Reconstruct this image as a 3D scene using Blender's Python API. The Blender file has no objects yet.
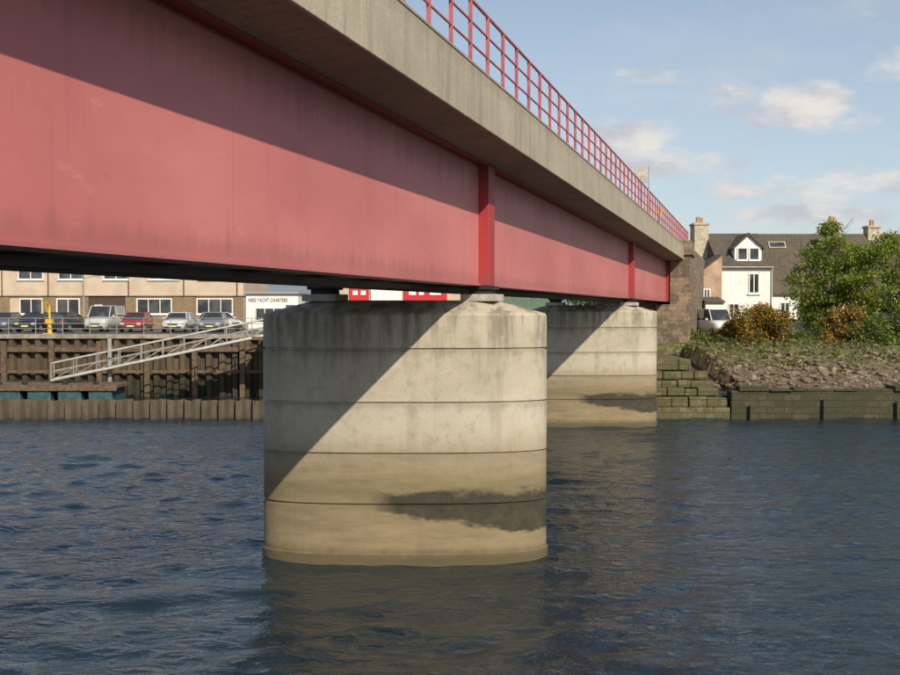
import bpy, bmesh, math, random
import numpy as np
from mathutils import Vector, Matrix, noise as mnoise
random.seed(7); rng=np.random.default_rng(7)
S=bpy.context.scene
TH=math.radians(17.2); C=math.cos(TH); SN=math.sin(TH)
CAMZ=5.65
def px(x,d): return (x-450)/1000.0*d
# ---------------------------------------------------------------- materials
class NT:
    def __init__(s,nt): s.nt=nt; s.L=nt.links
    def n(s,t,**k):
        nd=s.nt.nodes.new(t)
        for a,b in k.items(): setattr(nd,a,b)
        return nd
    def set(s,sock,v):
        if v is None: return
        if hasattr(v,'is_linked'): s.L.new(v,sock)
        else:
            try: sock.default_value=v
            except Exception: sock.default_value=(*v,1) if len(v)==3 else v
    def m(s,op,a,b=None,c=None,clamp=False):
        nd=s.n('ShaderNodeMath',operation=op,use_clamp=clamp)
        s.set(nd.inputs[0],a)
        if b is not None: s.set(nd.inputs[1],b)
        if c is not None: s.set(nd.inputs[2],c)
        return nd.outputs[0]
    def mix(s,f,a,b,mode='MIX'):
        nd=s.n('ShaderNodeMix',data_type='RGBA',blend_type=mode)
        s.set(nd.inputs[0],f)
        s.set(nd.inputs[6],(*a,1) if isinstance(a,tuple) and len(a)==3 else a)
        s.set(nd.inputs[7],(*b,1) if isinstance(b,tuple) and len(b)==3 else b)
        return nd.outputs[2]
    def ramp(s,f,lo,hi):
        nd=s.n('ShaderNodeMapRange',interpolation_type='SMOOTHSTEP')
        s.set(nd.inputs[0],f); s.set(nd.inputs[1],lo); s.set(nd.inputs[2],hi)
        return nd.outputs[0]
    def noise(s,vec,scale,detail=4,rough=0.55,sc=None,loc=None,dist=0):
        if sc is not None or loc is not None:
            mp=s.n('ShaderNodeMapping'); s.set(mp.inputs[0],vec)
            if sc is not None: mp.inputs['Scale'].default_value=sc
            if loc is not None: mp.inputs['Location'].default_value=loc
            vec=mp.outputs[0]
        nd=s.n('ShaderNodeTexNoise'); s.set(nd.inputs['Vector'],vec)
        nd.inputs['Scale'].default_value=scale; nd.inputs['Detail'].default_value=detail
        nd.inputs['Roughness'].default_value=rough; nd.inputs['Distortion'].default_value=dist
        return nd.outputs[0]
    def bump(s,h,strength=0.3,dist=0.02,normal=None):
        nd=s.n('ShaderNodeBump'); nd.inputs['Strength'].default_value=strength
        nd.inputs['Distance'].default_value=dist; s.set(nd.inputs['Height'],h)
        if normal is not None: s.L.new(normal,nd.inputs['Normal'])
        return nd.outputs[0]
def mat(name):
    m=bpy.data.materials.new(name); m.use_nodes=True
    T=NT(m.node_tree); b=m.node_tree.nodes['Principled BSDF']
    T.b=b; T.m_=m
    T.obj=T.n('ShaderNodeTexCoord').outputs['Object']
    sp=T.n('ShaderNodeSeparateXYZ'); T.L.new(T.obj,sp.inputs[0]); T.x,T.y,T.z=sp.outputs
    return T
def simple(name,col,rough=0.7,var=0.25,scale=3,metal=0,sc=(1,1,1),bump=0.0,bscale=30):
    T=mat(name)
    n=T.noise(T.obj,scale,4,0.6,sc)
    dark=tuple(v*(1-var) for v in col); lite=tuple(min(1,v*(1+var)) for v in col)
    c=T.mix(T.ramp(n,0.3,0.7),dark,lite)
    T.set(T.b.inputs['Base Color'],c); T.b.inputs['Roughness'].default_value=rough
    T.b.inputs['Metallic'].default_value=metal
    if bump>0:
        T.set(T.b.inputs['Normal'],T.bump(T.noise(T.obj,bscale,4),bump,0.02))
    return T.m_
def m_girder(name,fresh=False):
    T=mat(name)
    if fresh: a=(0.36,0.035,0.04); b=(0.28,0.03,0.035)
    else: a=(0.56,0.19,0.185); b=(0.455,0.137,0.137)
    n1=T.noise(T.obj,0.35,5,0.6,(1,0.6,1.3)); n2=T.noise(T.obj,6,4,0.6,(1,1,0.06)); n3=T.noise(T.obj,14,5,0.7)
    c=T.mix(T.ramp(n1,0.3,0.7),a,b)
    c=T.mix(T.m('MULTIPLY',T.ramp(n2,0.52,0.75),0.16),c,(0.24,0.07,0.07))
    c=T.mix(T.m('MULTIPLY',T.ramp(n3,0.55,0.8),0.25),c,(0.62,0.30,0.28))
    # small scuffs and chalky patches
    sc_=T.noise(T.obj,2.2,7,0.75,(1,.6,1),loc=(0,4,2))
    c=T.mix(T.m('MULTIPLY',T.ramp(sc_,0.60,0.72),0.30),c,(0.66,0.36,0.33))
    c=T.mix(T.m('MULTIPLY',T.ramp(sc_,0.36,0.26),0.35),c,(0.25,0.07,0.06))
    fr=T.m('FRACT',T.m('DIVIDE',T.y,7.2)); j=T.m('LESS_THAN',T.m('ABSOLUTE',T.m('SUBTRACT',fr,0.5)),0.0018)
    c=T.mix(T.m('MULTIPLY',j,0.2),c,(0.2,0.04,0.04))
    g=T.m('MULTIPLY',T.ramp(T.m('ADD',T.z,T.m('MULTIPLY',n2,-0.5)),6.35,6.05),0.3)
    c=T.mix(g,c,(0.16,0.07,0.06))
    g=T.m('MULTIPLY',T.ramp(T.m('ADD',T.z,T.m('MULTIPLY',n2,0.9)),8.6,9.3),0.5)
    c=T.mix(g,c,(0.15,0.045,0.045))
    T.set(T.b.inputs['Base Color'],c); T.b.inputs['Roughness'].default_value=0.55
    w=T.noise(T.obj,0.8,2,0.5,(1,1,0.5))
    T.set(T.b.inputs['Normal'],T.bump(T.m('ADD',w,T.m('MULTIPLY',n3,0.03)),0.3,0.03))
    return T.m_
def m_fascia(name,base=(0.43,0.385,0.30),dark=(0.20,0.175,0.135),ribs=False):
    T=mat(name)
    n1=T.noise(T.obj,0.6,6,0.65); n2=T.noise(T.obj,5,5,0.65,(1,1,0.07)); n3=T.noise(T.obj,25,4,0.7)
    c=T.mix(T.ramp(n1,0.3,0.72),base,tuple(v*0.76 for v in base))
    c=T.mix(T.m('MULTIPLY',T.ramp(n2,0.48,0.72),0.55),c,dark)
    c=T.mix(T.m('MULTIPLY',T.ramp(n3,0.45,0.75),0.5),c,dark)
    h=T.m('ADD',n3,n2)
    if ribs:
        r=T.m('FRACT',T.m('MULTIPLY',T.y,4.2)); r=T.m('LESS_THAN',r,0.12)
        c=T.mix(T.m('MULTIPLY',r,0.4),c,dark); h=T.m('SUBTRACT',h,r)
    else:
        # run-off darkening below the coping
        c=T.mix(T.m('MULTIPLY',T.ramp(T.m('ADD',T.z,T.m('MULTIPLY',n2,.5)),9.95,10.3),.4),c,dark)
    T.set(T.b.inputs['Base Color'],c); T.b.inputs['Roughness'].default_value=0.9
    T.set(T.b.inputs['Normal'],T.bump(h,0.45,0.018))
    return T.m_
def m_pier():
    T=mat('pier_concrete')
    big=T.noise(T.obj,0.55,6,0.6); stv=T.noise(T.obj,3.0,5,0.65,(1,1,0.10)); fine=T.noise(T.obj,22,5,0.7); hz=T.noise(T.obj,1.2,6,0.65,(0.5,0.5,3)); mot=T.noise(T.obj,3.5,6,0.7)
    zz=T.m('ADD',T.z,T.m('MULTIPLY',T.m('SUBTRACT',T.m('ADD',T.m('MULTIPLY',big,.5),T.m('MULTIPLY',stv,.5)),0.5),1.9))
    top=T.mix(T.ramp(big,0.35,0.7),(0.475,0.43,0.34),(0.37,0.335,0.255))
    low=T.mix(T.ramp(hz,0.35,0.7),(0.28,0.218,0.128),(0.19,0.15,0.088))
    c=T.mix(T.ramp(zz,3.3,1.8),top,low)
    c=T.mix(T.m('MULTIPLY',T.m('MULTIPLY',T.ramp(T.z,2.5,3.0),T.ramp(T.z,3.9,3.4)),0.3),c,(0.50,0.46,0.38))
    c=T.mix(T.m('MULTIPLY',T.ramp(mot,0.48,0.7),0.35),c,(0.19,0.165,0.115))
    c=T.mix(T.m('MULTIPLY',T.ramp(stv,0.5,0.75),0.32),c,(0.18,0.15,0.10))
    c=T.mix(T.m('MULTIPLY',T.m('MULTIPLY',T.ramp(stv,0.42,0.62),T.ramp(T.z,3.9,5.5)),0.65),c,(0.12,0.105,0.075))
    c=T.mix(T.m('MULTIPLY',T.ramp(fine,0.52,0.78),0.4),c,(0.17,0.145,0.10))
    for zj in(1.32,2.45,3.58,4.77):
        b=T.m('MULTIPLY',T.ramp(T.m('ADD',T.z,T.m('MULTIPLY',T.m('SUBTRACT',stv,.5),.5)),zj-.22,zj-.02),T.m('LESS_THAN',T.z,zj))
        c=T.mix(T.m('MULTIPLY',b,0.28),c,(0.13,0.105,0.06))
    a=T.m('ADD',T.z,T.m('MULTIPLY',T.m('SUBTRACT',T.noise(T.obj,1.3,8,0.75,(0.7,0.7,1.8),loc=(1.7,0,.3)),0.5),0.9))
    gb=T.m('MULTIPLY',T.ramp(a,1.2,1.5),T.ramp(a,2.2,1.6))
    c=T.mix(T.m('MULTIPLY',gb,0.30),c,(0.105,0.105,0.04))
    lo_=T.m('MULTIPLY_ADD',T.x,-0.13,1.06)
    band=T.m('MULTIPLY',T.ramp(T.m('SUBTRACT',a,lo_),-.10,.07),T.ramp(a,1.68,1.50))
    side=T.ramp(T.m('ADD',T.x,T.m('MULTIPLY',T.m('SUBTRACT',big,.5),1.6)),-0.9,-0.3)
    c=T.mix(T.m('MULTIPLY',T.m('MULTIPLY',band,side),T.m('MULTIPLY_ADD',mot,.5,.68,clamp=True)),c,(0.032,0.03,0.019))
    c=T.mix(T.m('MULTIPLY',T.ramp(T.m('ADD',T.z,T.m('MULTIPLY',mot,.3)),0.62,0.28),0.8),c,(0.07,0.06,0.028))
    T.set(T.b.inputs['Base Color'],c); T.b.inputs['Roughness'].default_value=0.85
    T.set(T.b.inputs['Normal'],T.bump(T.m('ADD',T.m('ADD',fine,mot),T.m('MULTIPLY',hz,0.8)),0.45,0.02))
    return T.m_
def m_water():
    T=mat('river_water')
    b=T.noise(T.obj,3.4,4,0.6,(0.65,1.4,1),loc=(3,7,0),dist=0.6)
    h=T.m('MULTIPLY',b,0.085)
    gust=T.ramp(T.noise(T.obj,0.10,3,0.5,(0.6,1.6,1)),0.3,0.7)
    bp=T.n('ShaderNodeBump'); bp.inputs['Distance'].default_value=1.0
    T.set(bp.inputs['Strength'],T.m('MULTIPLY_ADD',gust,0.40,0.55)); T.set(bp.inputs['Height'],h)
    c=T.mix(gust,(0.010,0.018,0.023),(0.013,0.026,0.038))
    T.set(T.b.inputs['Base Color'],c); T.b.inputs['Roughness'].default_value=0.04
    T.b.inputs['IOR'].default_value=1.5
    T.L.new(bp.outputs[0],T.b.inputs['Normal'])
    return T.m_
def m_sheet(name,a,b,wet=0.9,green=0.0):
    T=mat(name)
    n=T.noise(T.obj,1.2,6,0.65,(1,1,0.3)); n2=T.noise(T.obj,9,4,0.7,(1,1,0.3))
    c=T.mix(T.ramp(n,0.35,0.7),a,b)
    c=T.mix(T.m('MULTIPLY',T.ramp(n2,0.5,0.75),0.5),c,(0.025,0.02,0.016))
    c=T.mix(T.m('MULTIPLY',T.ramp(T.m('ADD',T.z,n),wet+1.3,wet+0.4),0.85),c,(0.022,0.024,0.014))
    T.set(T.b.inputs['Base Color'],c); T.b.inputs['Roughness'].default_value=0.85
    T.set(T.b.inputs['Normal'],T.bump(n2,0.5,0.03))
    return T.m_
def m_brick(name,a,b,mortar,scale=1.0,bw=0.45,rh=0.15,grime=0.5,moss=None,soft=0):
    T=mat(name)
    mp=T.n('ShaderNodeCombineXYZ'); nn=T.noise(T.obj,1.3,3); 
    T.set(mp.inputs[0],T.m('ADD',T.m('ADD',T.x,T.y),T.m('MULTIPLY',nn,soft))); T.set(mp.inputs[1],T.m('ADD',T.z,T.m('MULTIPLY',nn,soft*.6)))
    br=T.n('ShaderNodeTexBrick'); T.L.new(mp.outputs[0],br.inputs['Vector'])
    br.inputs['Scale'].default_value=scale; br.inputs['Brick Width'].default_value=bw; br.inputs['Row Height'].default_value=rh
    br.inputs['Mortar Size'].default_value=0.02*min(1,rh/0.15); br.inputs['Mortar Smooth'].default_value=0.3
    br.inputs['Color1'].default_value=(*a,1); br.inputs['Color2'].default_value=(*b,1); br.inputs['Mortar'].default_value=(*mortar,1)
    n=T.noise(T.obj,1.5,6,0.7); n2=T.noise(T.obj,7,5,0.7)
    c=T.mix(T.m('MULTIPLY',T.ramp(n,0.4,0.65),grime),br.outputs[0],tuple(v*0.4 for v in a))
    c=T.mix(T.m('MULTIPLY',T.ramp(n2,0.5,0.7),0.35),c,tuple(v*0.5 for v in b))
    if moss: c=T.mix(T.m('MULTIPLY',T.ramp(T.m('ADD',n,T.m('MULTIPLY',n2,.4)),0.58,0.8),0.8),c,moss)
    T.set(T.b.inputs['Base Color'],c); T.b.inputs['Roughness'].default_value=0.9
    T.set(T.b.inputs['Normal'],T.bump(T.m('ADD',T.m('MULTIPLY',br.outputs[1],-1),n2),0.6,0.04))
    return T.m_
def m_leaf(name,cols,scale=0.8,trans=0.35):
    T=mat(name)
    n=T.noise(T.obj,scale,2,0.6); n2=T.noise(T.obj,9,1)
    c=T.mix(T.ramp(n,0.35,0.65),cols[0],cols[1])
    c=T.mix(T.ramp(n2,0.5,0.62),c,cols[2])
    T.set(T.b.inputs['Base Color'],c); T.b.inputs['Roughness'].default_value=0.6
    tr=T.n('ShaderNodeBsdfTranslucent'); T.set(tr.inputs[0],T.mix(0.5,c,tuple(min(1,v*1.6) for v in cols[1])))
    ms=T.n('ShaderNodeMixShader'); ms.inputs[0].default_value=trans
    T.L.new(T.b.outputs[0],ms.inputs[1]); T.L.new(tr.outputs[0],ms.inputs[2])
    out=[n_ for n_ in T.nt.nodes if n_.type=='OUTPUT_MATERIAL'][0]; T.L.new(ms.outputs[0],out.inputs[0])
    return T.m_
def m_ground():
    T=mat('ground_grass_and_stone')
    n=T.noise(T.obj,0.6,6,0.65); n2=T.noise(T.obj,4,6,0.7)
    stone=T.mix(T.ramp(n2,0.38,0.66),(0.055,0.043,0.028),(0.23,0.18,0.11))
    grass=T.mix(T.ramp(n2,0.35,0.7),(0.05,0.065,0.018),(0.17,0.165,0.05))
    lev=T.m('ADD',T.z,T.m('MULTIPLY',T.m('SUBTRACT',n,0.5),2.4))
    c=T.mix(T.ramp(lev,2.5,3.0),stone,grass)
    c=T.mix(T.ramp(lev,1.7,1.3),c,(0.035,0.032,0.018))
    T.set(T.b.inputs['Base Color'],c); T.b.inputs['Roughness'].default_value=0.95
    T.set(T.b.inputs['Normal'],T.bump(n2,0.8,0.12))
    return T.m_
M={}
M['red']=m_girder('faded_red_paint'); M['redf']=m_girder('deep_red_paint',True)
M['rail']=simple('red_rail_paint',(0.40,0.11,0.12),0.5,0.2)
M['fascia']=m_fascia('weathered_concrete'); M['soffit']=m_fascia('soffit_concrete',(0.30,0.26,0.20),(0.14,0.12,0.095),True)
M['under']=simple('dark_underside_steel',(0.10,0.085,0.085),0.6,0.3,1.0)
M['pier']=m_pier(); M['water']=m_water(); M['ground']=m_ground()
M['cap']=simple('pale_bearing_concrete',(0.42,0.40,0.36),0.85,0.2,4)
M['black']=simple('black_rubber',(0.02,0.02,0.02),0.8,0.2)
M['sheet']=m_sheet('rusty_sheet_pile',(0.125,0.092,0.055),(0.06,0.045,0.032),1.0)
M['sheet2']=m_sheet('low_sheet_pile',(0.12,0.095,0.068),(0.06,0.047,0.035),-0.4)
M['capb']=simple('quay_cope_concrete',(0.27,0.24,0.19),0.9,0.3,2)
M['asphalt']=simple('asphalt',(0.065,0.062,0.058),0.9,0.2,1.5)
M['rubble']=m_brick('sandstone_masonry',(0.33,0.245,0.175),(0.26,0.185,0.13),(0.17,0.135,0.10),1,0.7,0.33,.6,(0.10,0.085,0.06),.12)
M['seawall']=m_brick('weedy_river_wall',(0.085,0.07,0.042),(0.055,0.046,0.029),(0.02,0.018,0.012),1,0.9,0.34,.8,(0.04,0.046,0.016),.3)
M['footing']=m_brick('mossy_footing_stone',(0.18,0.15,0.085),(0.12,0.10,0.06),(0.03,0.027,0.018),1,0.9,0.34,.7,(0.07,0.08,0.02),.2)
M['render']=simple('beige_render',(0.52,0.42,0.32),0.9,0.1,0.7)
M['pink']=simple('pinkish_harling',(0.42,0.30,0.21),0.95,0.2,1.0,bump=0.3)
M['brick']=m_brick('buff_brick',(0.27,0.185,0.10),(0.21,0.14,0.075),(0.32,0.27,0.21),1,0.45,0.15,.3)
M['brown']=simple('dark_brown_recess',(0.07,0.042,0.03),0.8,0.2)
M['white']=simple('white_paint',(0.78,0.77,0.73),0.7,0.05,1)
M['whiteh']=simple('white_harled_wall',(0.76,0.75,0.72),0.95,0.07,0.8,bump=0.25)
M['slate']=m_brick('slate_roof',(0.105,0.085,0.072),(0.08,0.066,0.058),(0.045,0.038,0.034),1,0.4,0.22,.5,(0.12,0.10,0.06))
M['chim']=simple('chimney_stone',(0.44,0.38,0.29),0.9,0.25,3)
M['pot']=simple('clay_pot',(0.36,0.22,0.13),0.8,0.15)
M['galv']=simple('galvanised_steel',(0.36,0.36,0.33),0.5,0.15,4,0.4)
M['wood']=simple('weathered_timber',(0.12,0.085,0.055),0.9,0.35,5)
M['teal']=simple('teal_float',(0.035,0.085,0.095),0.6,0.35)
M['yellow']=simple('yellow_paint',(0.62,0.42,0.04),0.6,0.15)
M['green']=simple('green_cladding',(0.10,0.16,0.11),0.7,0.15)
M['signred']=simple('sign_red',(0.50,0.02,0.03),0.5,0.1)
M['blue']=simple('sign_blue',(0.05,0.10,0.25),0.5,0.1)
M['text']=simple('sign_lettering',(0.05,0.05,0.07),0.6,0.1)
M['bark']=simple('bark',(0.10,0.08,0.055),0.95,0.3,6)
M['leafg']=m_leaf('fresh_green_leaves',[(0.085,0.14,0.018),(0.20,0.26,0.03),(0.29,0.33,0.05)],.8,.4)
M['leafd']=m_leaf('dark_green_leaves',[(0.03,0.05,0.014),(0.06,0.085,0.02),(0.09,0.10,0.03)],1.2,0.2)
M['gorse']=m_leaf('gorse_flowers',[(0.18,0.11,0.02),(0.38,0.21,0.02),(0.55,0.31,0.02)],1.6,0.2)
M['grassb']=m_leaf('bank_grass_blades',[(0.06,0.075,0.018),(0.14,0.145,0.04),(0.22,0.195,0.075)],0.6,0.2)
M['hill']=simple('haze_tinted_hill',(0.16,0.20,0.24),1.0,0.12,0.002)  # distance haze is painted into this pale bluish base colour
def glass():
    T=mat('window_glass'); T.set(T.b.inputs['Base Color'],T.mix(T.ramp(T.noise(T.obj,0.7,2),0.4,0.6),(0.03,0.035,0.04),(0.08,0.085,0.09)))
    T.b.inputs['Roughness'].default_value=0.12; return T.m_
M['glass']=glass()
def paint(name,col):
    T=mat(name); T.set(T.b.inputs['Base Color'],T.mix(T.noise(T.obj,2,2),col,tuple(v*0.85 for v in col)))
    T.b.inputs['Roughness'].default_value=0.3; T.b.inputs['Coat Weight'].default_value=0.6; return T.m_
# ---------------------------------------------------------------- mesh helpers
def empty(name,loc=(0,0,0),rz=0):
    e=bpy.data.objects.new(name,None); S.collection.objects.link(e); e.location=loc; e.rotation_euler=(0,0,rz); e.empty_display_size=0.3; return e
def obj(name,bm,mats,parent=None,smooth=False,bevel=0,loc=None):
    me=bpy.data.meshes.new(name); bmesh.ops.recalc_face_normals(bm,faces=bm.faces); bm.to_mesh(me); bm.free()
    if not isinstance(mats,(list,tuple)): mats=[mats]
    for m in mats: me.materials.append(M[m] if isinstance(m,str) else m)
    o=bpy.data.objects.new(name,me); S.collection.objects.link(o)
    if smooth:
        for p in me.polygons: p.use_smooth=True
    if parent: o.parent=parent
    if loc: o.location=loc
    if bevel>0:
        b=o.modifiers.new('bevel','BEVEL'); b.width=bevel; b.segments=2; b.limit_method='ANGLE'
    return o
def box(bm,x0,x1,y0,y1,z0,z1,mi=0,mtx=None):
    vs=[bm.verts.new(Vector(p)) for p in [(x0,y0,z0),(x1,y0,z0),(x1,y1,z0),(x0,y1,z0),(x0,y0,z1),(x1,y0,z1),(x1,y1,z1),(x0,y1,z1)]]
    if mtx is not None:
        for v in vs: v.co=mtx@v.co
    for f in [(0,3,2,1),(4,5,6,7),(0,1,5,4),(1,2,6,5),(2,3,7,6),(3,0,4,7)]:
        fc=bm.faces.new([vs[i] for i in f]); fc.material_index=mi
    return vs
def tube(bm,p,q,r,r2=None,n=8,mi=0):
    p=Vector(p);q=Vector(q); r2=r if r2 is None else r2; d=(q-p).normalized()
    a=d.orthogonal().normalized(); b=d.cross(a)
    A=[bm.verts.new(p+(a*math.cos(t)+b*math.sin(t))*r) for t in [2*math.pi*i/n for i in range(n)]]
    B=[bm.verts.new(q+(a*math.cos(t)+b*math.sin(t))*r2) for t in [2*math.pi*i/n for i in range(n)]]
    for i in range(n):
        f=bm.faces.new([A[i],A[(i+1)%n],B[(i+1)%n],B[i]]); f.material_index=mi
    f=bm.faces.new(A[::-1]); f.material_index=mi
    f=bm.faces.new(B); f.material_index=mi
def prism(bm,poly,axis,a,b,mi=0):
    def mk(u,v,t): return {'x':(t,u,v),'y':(u,t,v),'z':(u,v,t)}[axis]
    A=[bm.verts.new(mk(u,v,a)) for u,v in poly]; B=[bm.verts.new(mk(u,v,b)) for u,v in poly]
    n=len(poly); fs=[bm.faces.new(A[::-1]),bm.faces.new(B)]
    for i in range(n): fs.append(bm.faces.new([A[i],A[(i+1)%n],B[(i+1)%n],B[i]]))
    for f in fs: f.material_index=mi
    return fs
# ---------------------------------------------------------------- bridge
Y0,Y1=-26.0,69.6
BR=empty('railway_bridge',(0,0,0),-TH)
bm=bmesh.new()
XN,XF=-6.08,-9.52; XC=(XN+XF)/2
for xw,sgn in((XN,1),(XF,-1)):
    box(bm,min(xw,xw-sgn*0.03),max(xw,xw-sgn*0.03),Y0,Y1,6.235,8.85)
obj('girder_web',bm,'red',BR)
bm=bmesh.new()
for xw,sgn in((XN,1),(XF,-1)):
    a,b=sorted((xw+sgn*0.20,xw-sgn*0.30)); box(bm,a,b,Y0-.01,Y1+.01,8.90,8.945)
obj('top_flange',bm,'redf',BR)
bm=bmesh.new()
for xw,sgn in((XN,1),(XF,-1)):
    a,b=sorted((xw+sgn*0.05,xw-sgn*0.45)); box(bm,a,b,Y0-.01,Y1+.01,6.19,6.233,0)
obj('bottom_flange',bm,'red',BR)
bm=bmesh.new()
box(bm,XN-.03,XN,Y0,Y1,8.851,8.899)
box(bm,XF,XF+.03,Y0,Y1,8.851,8.899)
obj('web_top_weld_strip',bm,'redf',BR)
bm=bmesh.new()
box(bm,XF+0.46,XN-0.46,Y0,Y1,6.25,6.275)
y=Y0+1
while y<Y1:
    box(bm,XF+0.47,XN-0.47,y,y+0.12,6.205,6.248); y+=2.4
for xx in (XF+1.2,XC,XN-1.2): box(bm,xx-0.04,xx+0.04,Y0+.5,Y1-.5,6.10,6.204)
obj('bottom_plate',bm,'under',BR)
YP1,YP2=22.1,49.15
bm=bmesh.new()
for yp in (YP1,YP2,Y1-0.3):
    box(bm,XN+0.003,XN+0.235,yp-0.27,yp+0.27,6.19,8.895); box(bm,XF-0.235,XF-0.003,yp-0.27,yp+0.27,6.19,8.895)
obj('bearing_stiffener',bm,'redf',BR,bevel=0.01)
bm=bmesh.new()
prism(bm,[(-4.97,9.03),(-4.97,10.0),(-5.25,10.0),(-5.25,9.5),(-10.35,9.5),(-10.35,10.0),(-10.63,10.0),(-10.63,9.03),(-9.75,8.948),(-5.85,8.948)],'y',Y0,Y1)
obj('deck_slab',bm,'soffit',BR)
bm=bmesh.new()
y=Y0; L=4.75
while y<Y1-0.1:
    e=min(y+L-0.014,Y1)
    for a,b in((-4.965,-4.90),(-10.70,-10.635)): box(bm,a,b,y,e,9.02,10.0)
    for a,b in((-5.28,-4.885),(-10.715,-10.32)): box(bm,a,b,y,e,10.003,10.055)
    y+=L
obj('edge_panels',bm,'fascia',BR,bevel=0.012)
bm=bmesh.new()
box(bm,-9.9,-5.7,Y0,Y1,9.503,9.75); obj('track_ballast',bm,'capb',BR)
bm=bmesh.new()
for t in (-8.52,-7.08): box(bm,t-.035,t+.035,Y0,Y1,9.78,9.93)
y=Y0+.3
while y<Y1: box(bm,-9.1,-6.5,y,y+.25,9.74,9.778); y+=0.7
obj('rails_and_sleepers',bm,'wood',BR)
bm=bmesh.new()
for xr in(-5.06,-10.54):
    y=Y0+0.4; 
    while y<Y1+6:
        box(bm,xr-0.035,xr+0.035,y-0.014,y+0.014,10.05,11.28); box(bm,xr-0.09,xr+0.09,y-0.07,y+0.07,10.056,10.075); y+=1.2
    for zz,r in((11.29,0.032),(10.9,0.022),(10.5,0.022)):
        tube(bm,(xr,Y0,zz),(xr,Y1+6,zz),r,n=8)
obj('parapet_railing',bm,'rail',BR)
# ------------------------------------------------ piers
def pier(cx,cy):
    E=empty('bridge_pier',(cx,cy,0))
    N=72
    def ring(a,b,z):
        pts=[]
        for i in range(N):
            t=2*math.pi*i/N; ct,st=math.cos(t),math.sin(t)
            pts.append((a*math.copysign(abs(ct)**(2/2.9),ct),b*math.copysign(abs(st)**(2/2.2),st),z))
        return pts
    prof=[(-2,0.035),(0.22,0.035),(0.25,0.0)]
    for zj in(1.32,2.45,3.58,4.77):
        prof+=[(zj-0.035,0.0),(zj-0.022,-0.045),(zj+0.022,-0.045),(zj+0.035,0.0)]
    prof+=[(5.52,0.0),(5.57,-0.04),(5.83,-0.55),(5.86,-0.62)]
    bm=bmesh.new(); prev=None
    for z,o in prof:
        cur=[bm.verts.new(p) for p in ring(3.25+o*(1.9 if z>5.6 else 1),0.92+o,z)]
        if prev:
            for i in range(N): bm.faces.new([prev[i],prev[(i+1)%N],cur[(i+1)%N],cur[i]])
        prev=cur
    bm.faces.new(prev)
    obj('shaft',bm,'pier',E)
    bm=bmesh.new()
    for X in(XN,XF):
        d=cy; Yb=(d+X*SN)/C; l=X*C+Yb*SN-cx
        mt=Matrix.Translation((l,0,0))@Matrix.Rotation(-TH,4,'Z')
        box(bm,-.42,.42,-.36,.36,5.84,6.0,0,mt); box(bm,-.25,.25,-.25,.25,6.003,6.10,1,mt); box(bm,-.32,.32,-.3,.3,6.103,6.187,1,mt)
    obj('bearings',bm,['cap','black'],E,bevel=0.01)
    return E
pier(-1.03,22.95); pier(6.85,48.85)
# ------------------------------------------------ abutment
AB=empty('stone_abutment',(0,0,0),-TH)
bm=bmesh.new()
box(bm,-10.9,-6.7,68.6,84,0.5,6.1)
box(bm,-10.9,-5.2,70.2,84,6.103,9.9)
obj('bearing_wall',bm,'rubble',AB)
bm=bmesh.new()
box(bm,-6.69,-4.45,68.2,72.0,0.5,6.0); box(bm,-5.80,-4.45,68.9,72.0,6.003,9.3)
box(bm,-5.95,-4.3,68.75,72.1,9.303,9.6); box(bm,-5.85,-4.4,68.85,72.0,9.603,10.3)
box(bm,-5.15,-4.5,72.01,110,3.0,9.9)
obj('pilaster',bm,'rubble',AB,bevel=0.03)
def bridge_pt(X,Y,z): return (X*C+Y*SN,-X*SN+Y*C,z)
SG=empty('railway_marker_board',bridge_pt(-5.22,46.4,0),-0.1)
bm=bmesh.new(); tube(bm,(0,0,10.03),(0,0,11.75),0.04); box(bm,-.30,.28,-.05,.05,11.45,12.15,1); box(bm,-.24,.22,-.056,-.0505,11.52,11.76,2); tube(bm,(.34,0,10.03),(.34,0,12.2),0.025)
obj('post_and_board',bm,['galv','cap','galv'],SG)
SG=empty('yellow_speed_board',bridge_pt(-5.2,54.5,0),-0.1)
bm=bmesh.new(); tube(bm,(0,0,10.03),(0,0,10.8),0.03,mi=1); prism(bm,[(-.18,10.75),(.18,10.75),(.18,10.95),(0,11.15),(-.18,10.95)],'y',-.02,.02); obj('board',bm,['yellow','galv'],SG)
# ------------------------------------------------ terrain
def fbm(x,y,s,o=4):
    v=0;a=1
    for i in range(o): v+=a*mnoise.noise(Vector((x*s,y*s,3.1*i))); s*=2.1; a*=0.5
    return v
def ht(l,d):
    if d<1.5: return 3.98
    if d<52.4: return -3.0
    if l<15.5:
        if l<11.2: return 3.98 if d>=66 else -3.0
        return (3.4 if d>=66 else 1.0+ (d-52.4)*0.12)
    if d<84: 
        t=(d-52.4)
        z=1.45+min(t,9)*0.20+max(0,min(t-9,22))*0.032
        z=min(z,3.95)
    else: z=3.95
    if d<200: z+=fbm(l,d,0.35)*0.16*(1 if d<75 else .3)+ (fbm(l+50,d,1.4)*0.15 if d<64 else 0)
    return z
def axis(segs):
    out=[]
    for a,b,s in segs:
        v=a
        while v<b-1e-6: out.append(v); v+=s
    out.append(segs[-1][1]); return out
xs=axis([(-3000,-300,540),(-300,-45,51),(-45,11.1,5.1),(11.1,11.22,0.11),(11.22,15.4,1.0),(15.4,15.52,0.11),(15.52,44,0.3),(44,120,3),(120,3000,480)])
ys=axis([(-3000,-60,735),(-60,1.4,10),(1.4,1.52,0.11),(1.52,52.3,12),(52.3,52.45,0.14),(52.45,65.9,0.3),(65.9,66.02,0.11),(66.02,84,1.0),(84,200,15),(200,6000,580)])
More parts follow.
